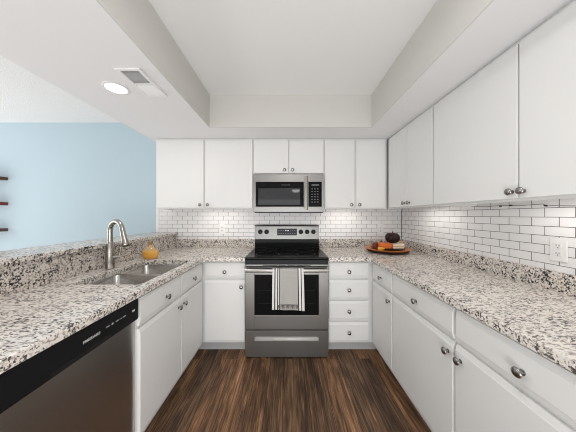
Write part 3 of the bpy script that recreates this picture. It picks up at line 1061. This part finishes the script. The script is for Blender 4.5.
# ------------------------------------------------------------------ under-cabinet lights and cable
uc_lab = ['small led light bar under the wall cabinet left of the microwave', 'small led light bar under the cabinet right of the microwave',
          'small led light bar under the right wall cabinet next to the corner', 'small led light bar under the nearest cabinet on the right wall']
for (x, y, l, rz), lb in zip(UC, uc_lab):
    o = thing('light_bar', lb, 'light', (x, y, 1.3915), rz, 'led bars below the wall cabinets')
    obj('housing', box(-l / 2 - 0.02, l / 2 + 0.02, -0.015, 0.015, -0.008, 0, bev=0.002), M['plastic'], o)
    obj('lens', box(-l / 2, l / 2, -0.011, 0.011, -0.0105, -0.0082, bev=0.0008), M['ledbar'], o)
cw = thing('cable', 'thin dark cable clipped along the tile under the nearest right cabinet', 'cable', (XR - 0.02, 1.0, 1.36))
cb = [(0, 0.62, 0.012), (0.0, 0.5, 0.004), (0, 0.40, 0.008), (0, 0.28, 0.002), (0, 0.165, 0.006), (0.002, 0.15, -0.008), (0, 0.135, -0.004), (-0.002, 0.0, -0.012), (-0.002, -0.1, -0.008), (0, -0.3, 0.0), (0, -0.45, 0.010)]
obj('cord', tube(cb, 0.0016, 6), M['grout'], cw)
for y, z in ((0.40, 0.004), (0.335, 0.006), (0.155, -0.004)):
    obj('clip', box(-0.004, 0.008, y - 0.005, y + 0.005, z - 0.004, z + 0.004, bev=0.001), M['wire'], cw)

# ------------------------------------------------------------------ ceiling can light and vent in the left soffit
t = thing('recessed_light', 'lit round recessed light in the left soffit beside the vent', 'ceiling light', (-1.116, 1.403, SZ))
obj('trim_ring', lathe([(0.059, -0.0005), (0.074, -0.0005), (0.075, -0.002), (0.073, -0.004), (0.062, -0.005), (0.059, -0.004), (0.059, -0.0005)], 40), M['vent'], t, smooth=40)
obj('lens', lathe([(0.0, -0.0035), (0.058, -0.0035), (0.058, -0.001), (0.0, -0.001)], 40), M['lens'], t)
t = thing('ceiling_vent', 'rectangular white air vent with louvers in the left soffit', 'vent', (-0.903, 1.35, SZ))
vw, vl = 0.053, 0.122
b = bmesh.new()
e = 0.020
bm_box(b, -vw - e, vw + e, -vl - e, -vl, -0.009, -0.0005, bev=0.002)
bm_box(b, -vw - e, vw + e, vl, vl + e, -0.009, -0.0005, bev=0.002)
bm_box(b, -vw - e, -vw, -vl, vl, -0.009, -0.0005, bev=0.002)
bm_box(b, vw, vw + e, -vl, vl, -0.009, -0.0005, bev=0.002)
bm_box(b, -vw, vw, -0.006, 0.006, -0.009, -0.0005, bev=0.002)
obj('frame', b, M['vent'], t)
obj('backing', box(-vw, vw, -vl, vl, -0.0015, -0.0006), M['duct'], t)
for half in (-1, 1):
    for i in range(11):
        y = half * (0.014 + (vl - 0.02) * (i + 0.5) / 11)
        c = box(-vw, vw, -0.0007, 0.0007, -0.0045, 0.0045)
        c.transform(Matrix.Translation((0, y, -0.0058)) @ Matrix.Rotation(half * math.radians(57), 4, 'X'))
        obj('louver', c, M['vent'], t)

# ------------------------------------------------------------------ tray ceiling lamp (just above the frame; lights the kitchen)
t = thing('ceiling_lamp', 'white glass flush ceiling lamp in the tray ceiling', 'ceiling light', (0.08, 0.40, CZ))
obj('base', lathe([(0, -0.0005), (0.17, -0.0005), (0.175, -0.01), (0.17, -0.022), (0, -0.022)], 40), M['nickel'], t, smooth=40)
obj('shade', lathe([(0.0, -0.024), (0.165, -0.024), (0.165, -0.045), (0.145, -0.072), (0.10, -0.09), (0.05, -0.098), (0.0, -0.10)], 40), M['shade'], t, smooth=60)

t = thing('ceiling_lamp', 'white glass dome lamp under the soffit by the entry, seen mirrored in the microwave door', 'ceiling light', (0.28, -2.3, SZ))
obj('base', lathe([(0, -0.0005), (0.13, -0.0005), (0.135, -0.01), (0.13, -0.02), (0, -0.02)], 32), M['nickel'], t, smooth=40)
obj('shade', lathe([(0.0, -0.022), (0.125, -0.022), (0.125, -0.04), (0.11, -0.07), (0.07, -0.092), (0.0, -0.10)], 32), M['shade'], t, smooth=60)

# ------------------------------------------------------------------ floating shelves on the blue wall
for z, m_, lb in ((1.768, 'wood_sh', 'topmost dark wooden floating shelf on the blue wall'),
                  (1.462, 'wood_red', 'middle reddish wooden floating shelf on the blue wall'),
                  (1.145, 'wood_sh', 'lowest dark wooden floating shelf on the blue wall')):
    o = obj('floating_shelf', box(-4.25, -3.42, 2.45, YB - 0.0005, z - 0.036, z, bev=0.003), M[m_])
    tag(o, lb, 'shelf', 'floating shelves on the blue wall')

# ------------------------------------------------------------------ decor in the right corner
TC = (1.068, 2.30)
t = thing('serving_tray', 'round orange brown wooden tray in the counter corner right of the range', 'tray', (TC[0], TC[1], ctop + 0.0006))
tray_o = obj('dish', lathe([(0, 0.034), (0.17, 0.034), (0.205, 0.040), (0.222, 0.043), (0.226, 0.040), (0.205, 0.024), (0.17, 0.020), (0.0, 0.020)], 48), M['traywood'], t, smooth=50)
obj('foot_base', lathe([(0, 0), (0.175, 0), (0.205, 0.012), (0.212, 0.022), (0.172, 0.0196), (0, 0.0196)], 48), M['traydark'], t, smooth=40)
t = thing('plate', 'dark round plate on the wooden tray under the boxes', 'plate', (TC[0], TC[1] - 0.01, ctop + 0.0352))
obj('dish', lathe([(0, 0), (0.11, 0), (0.165, 0.010), (0.168, 0.013), (0.163, 0.014), (0.115, 0.008), (0, 0.006)], 48), M['traydark'], t, smooth=50)
zt = ctop + 0.0352 + 0.0145
# folded napkins / books carrying the pumpkin
def book(label, name, cat, x, y, z, rz, w_, d_, h_, m_, pages=None):
    o = thing(name, label, cat, (x, y, z), rz)
    obj('cover', box(-w_ / 2, w_ / 2, -d_ / 2, d_ / 2, 0, h_, bev=min(0.006, h_ / 3), seg=3), M[m_], o)
    obj('band', box(-w_ / 2 - 0.0006, w_ / 2 + 0.0006, -d_ / 2 - 0.0006, d_ / 2 + 0.0006, h_ * 0.42, h_ * 0.54), M[pages or m_], o)
    return o
book('orange box on the dark plate under the dark pumpkin', 'box', 'box', TC[0] - 0.058, TC[1] - 0.055, zt, 0.05, 0.125, 0.11, 0.052, 'orange', 'traywood')
book('cream white box on the dark plate beside the orange box', 'box', 'box', TC[0] + 0.066, TC[1] - 0.06, zt, 0.05, 0.115, 0.11, 0.051, 'cream', 'paleslice')
t = thing('pumpkin', 'dark brown pumpkin standing on top of the boxes on the tray', 'pumpkin', (TC[0] + 0.030, TC[1] - 0.055, zt + 0.0525))
pb = lathe([(0.0, 0.006), (0.03, 0.001), (0.055, 0.008), (0.072, 0.028), (0.076, 0.046), (0.070, 0.066), (0.050, 0.082), (0.024, 0.084), (0.0, 0.076)], 64, lobes=9, amp=0.10)
pb.transform(Matrix.Diagonal((0.92, 0.92, 1.22, 1)))
obj('flesh', pb, M['pumpkin'], t, smooth=70)
obj('stem', tube([(0, 0, 0.094), (0.002, 0, 0.106), (0.008, 0.002, 0.118)], [0.009, 0.006, 0.005], 8), M['stem'], t, smooth=60)
t = thing('candle', 'short maroon candle on the left of the dark plate', 'candle', (TC[0] - 0.140, TC[1] - 0.030, zt + 0.0005))
obj('wax', lathe([(0, 0), (0.026, 0), (0.027, 0.003), (0.027, 0.05), (0.024, 0.053), (0.0, 0.051)], 24), M['maroon'], t, smooth=40)
obj('wick', tube([(0, 0, 0.050), (0.001, 0, 0.062)], 0.0012, 6), M['wire'], t)
t = thing('wood_slice', 'pale round wood slices stacked on the right of the dark plate', 'wood slice', (TC[0] + 0.150, TC[1] + 0.04, zt + 0.0005))
obj('slice', lathe([(0, 0), (0.036, 0), (0.038, 0.004), (0.038, 0.028), (0.036, 0.032), (0, 0.032)], 28), M['paleslice'], t, smooth=40)
obj('slice', lathe([(0, 0.0325), (0.030, 0.0325), (0.031, 0.036), (0.031, 0.052), (0.029, 0.056), (0, 0.056)], 28), M['paleslice'], t, smooth=40)
t = thing('gourd', 'small golden gourd lying at the front left rim of the tray', 'gourd', (TC[0] - 0.125, TC[1] - 0.142, ctop + 0.0365))
gbm = lathe([(0.0, -0.035), (0.014, -0.030), (0.019, -0.015), (0.016, 0.004), (0.010, 0.020), (0.007, 0.034), (0.0, 0.038)], 20, Matrix.Translation((0, 0, 0.019)) @ Matrix.Rotation(PI / 2, 4, 'Y'))
obj('flesh', gbm, M['gold'], t, smooth=70)
obj('stem', tube([(0.036, 0, 0.019), (0.048, 0.003, 0.022)], [0.004, 0.002], 6), M['stem'], t)
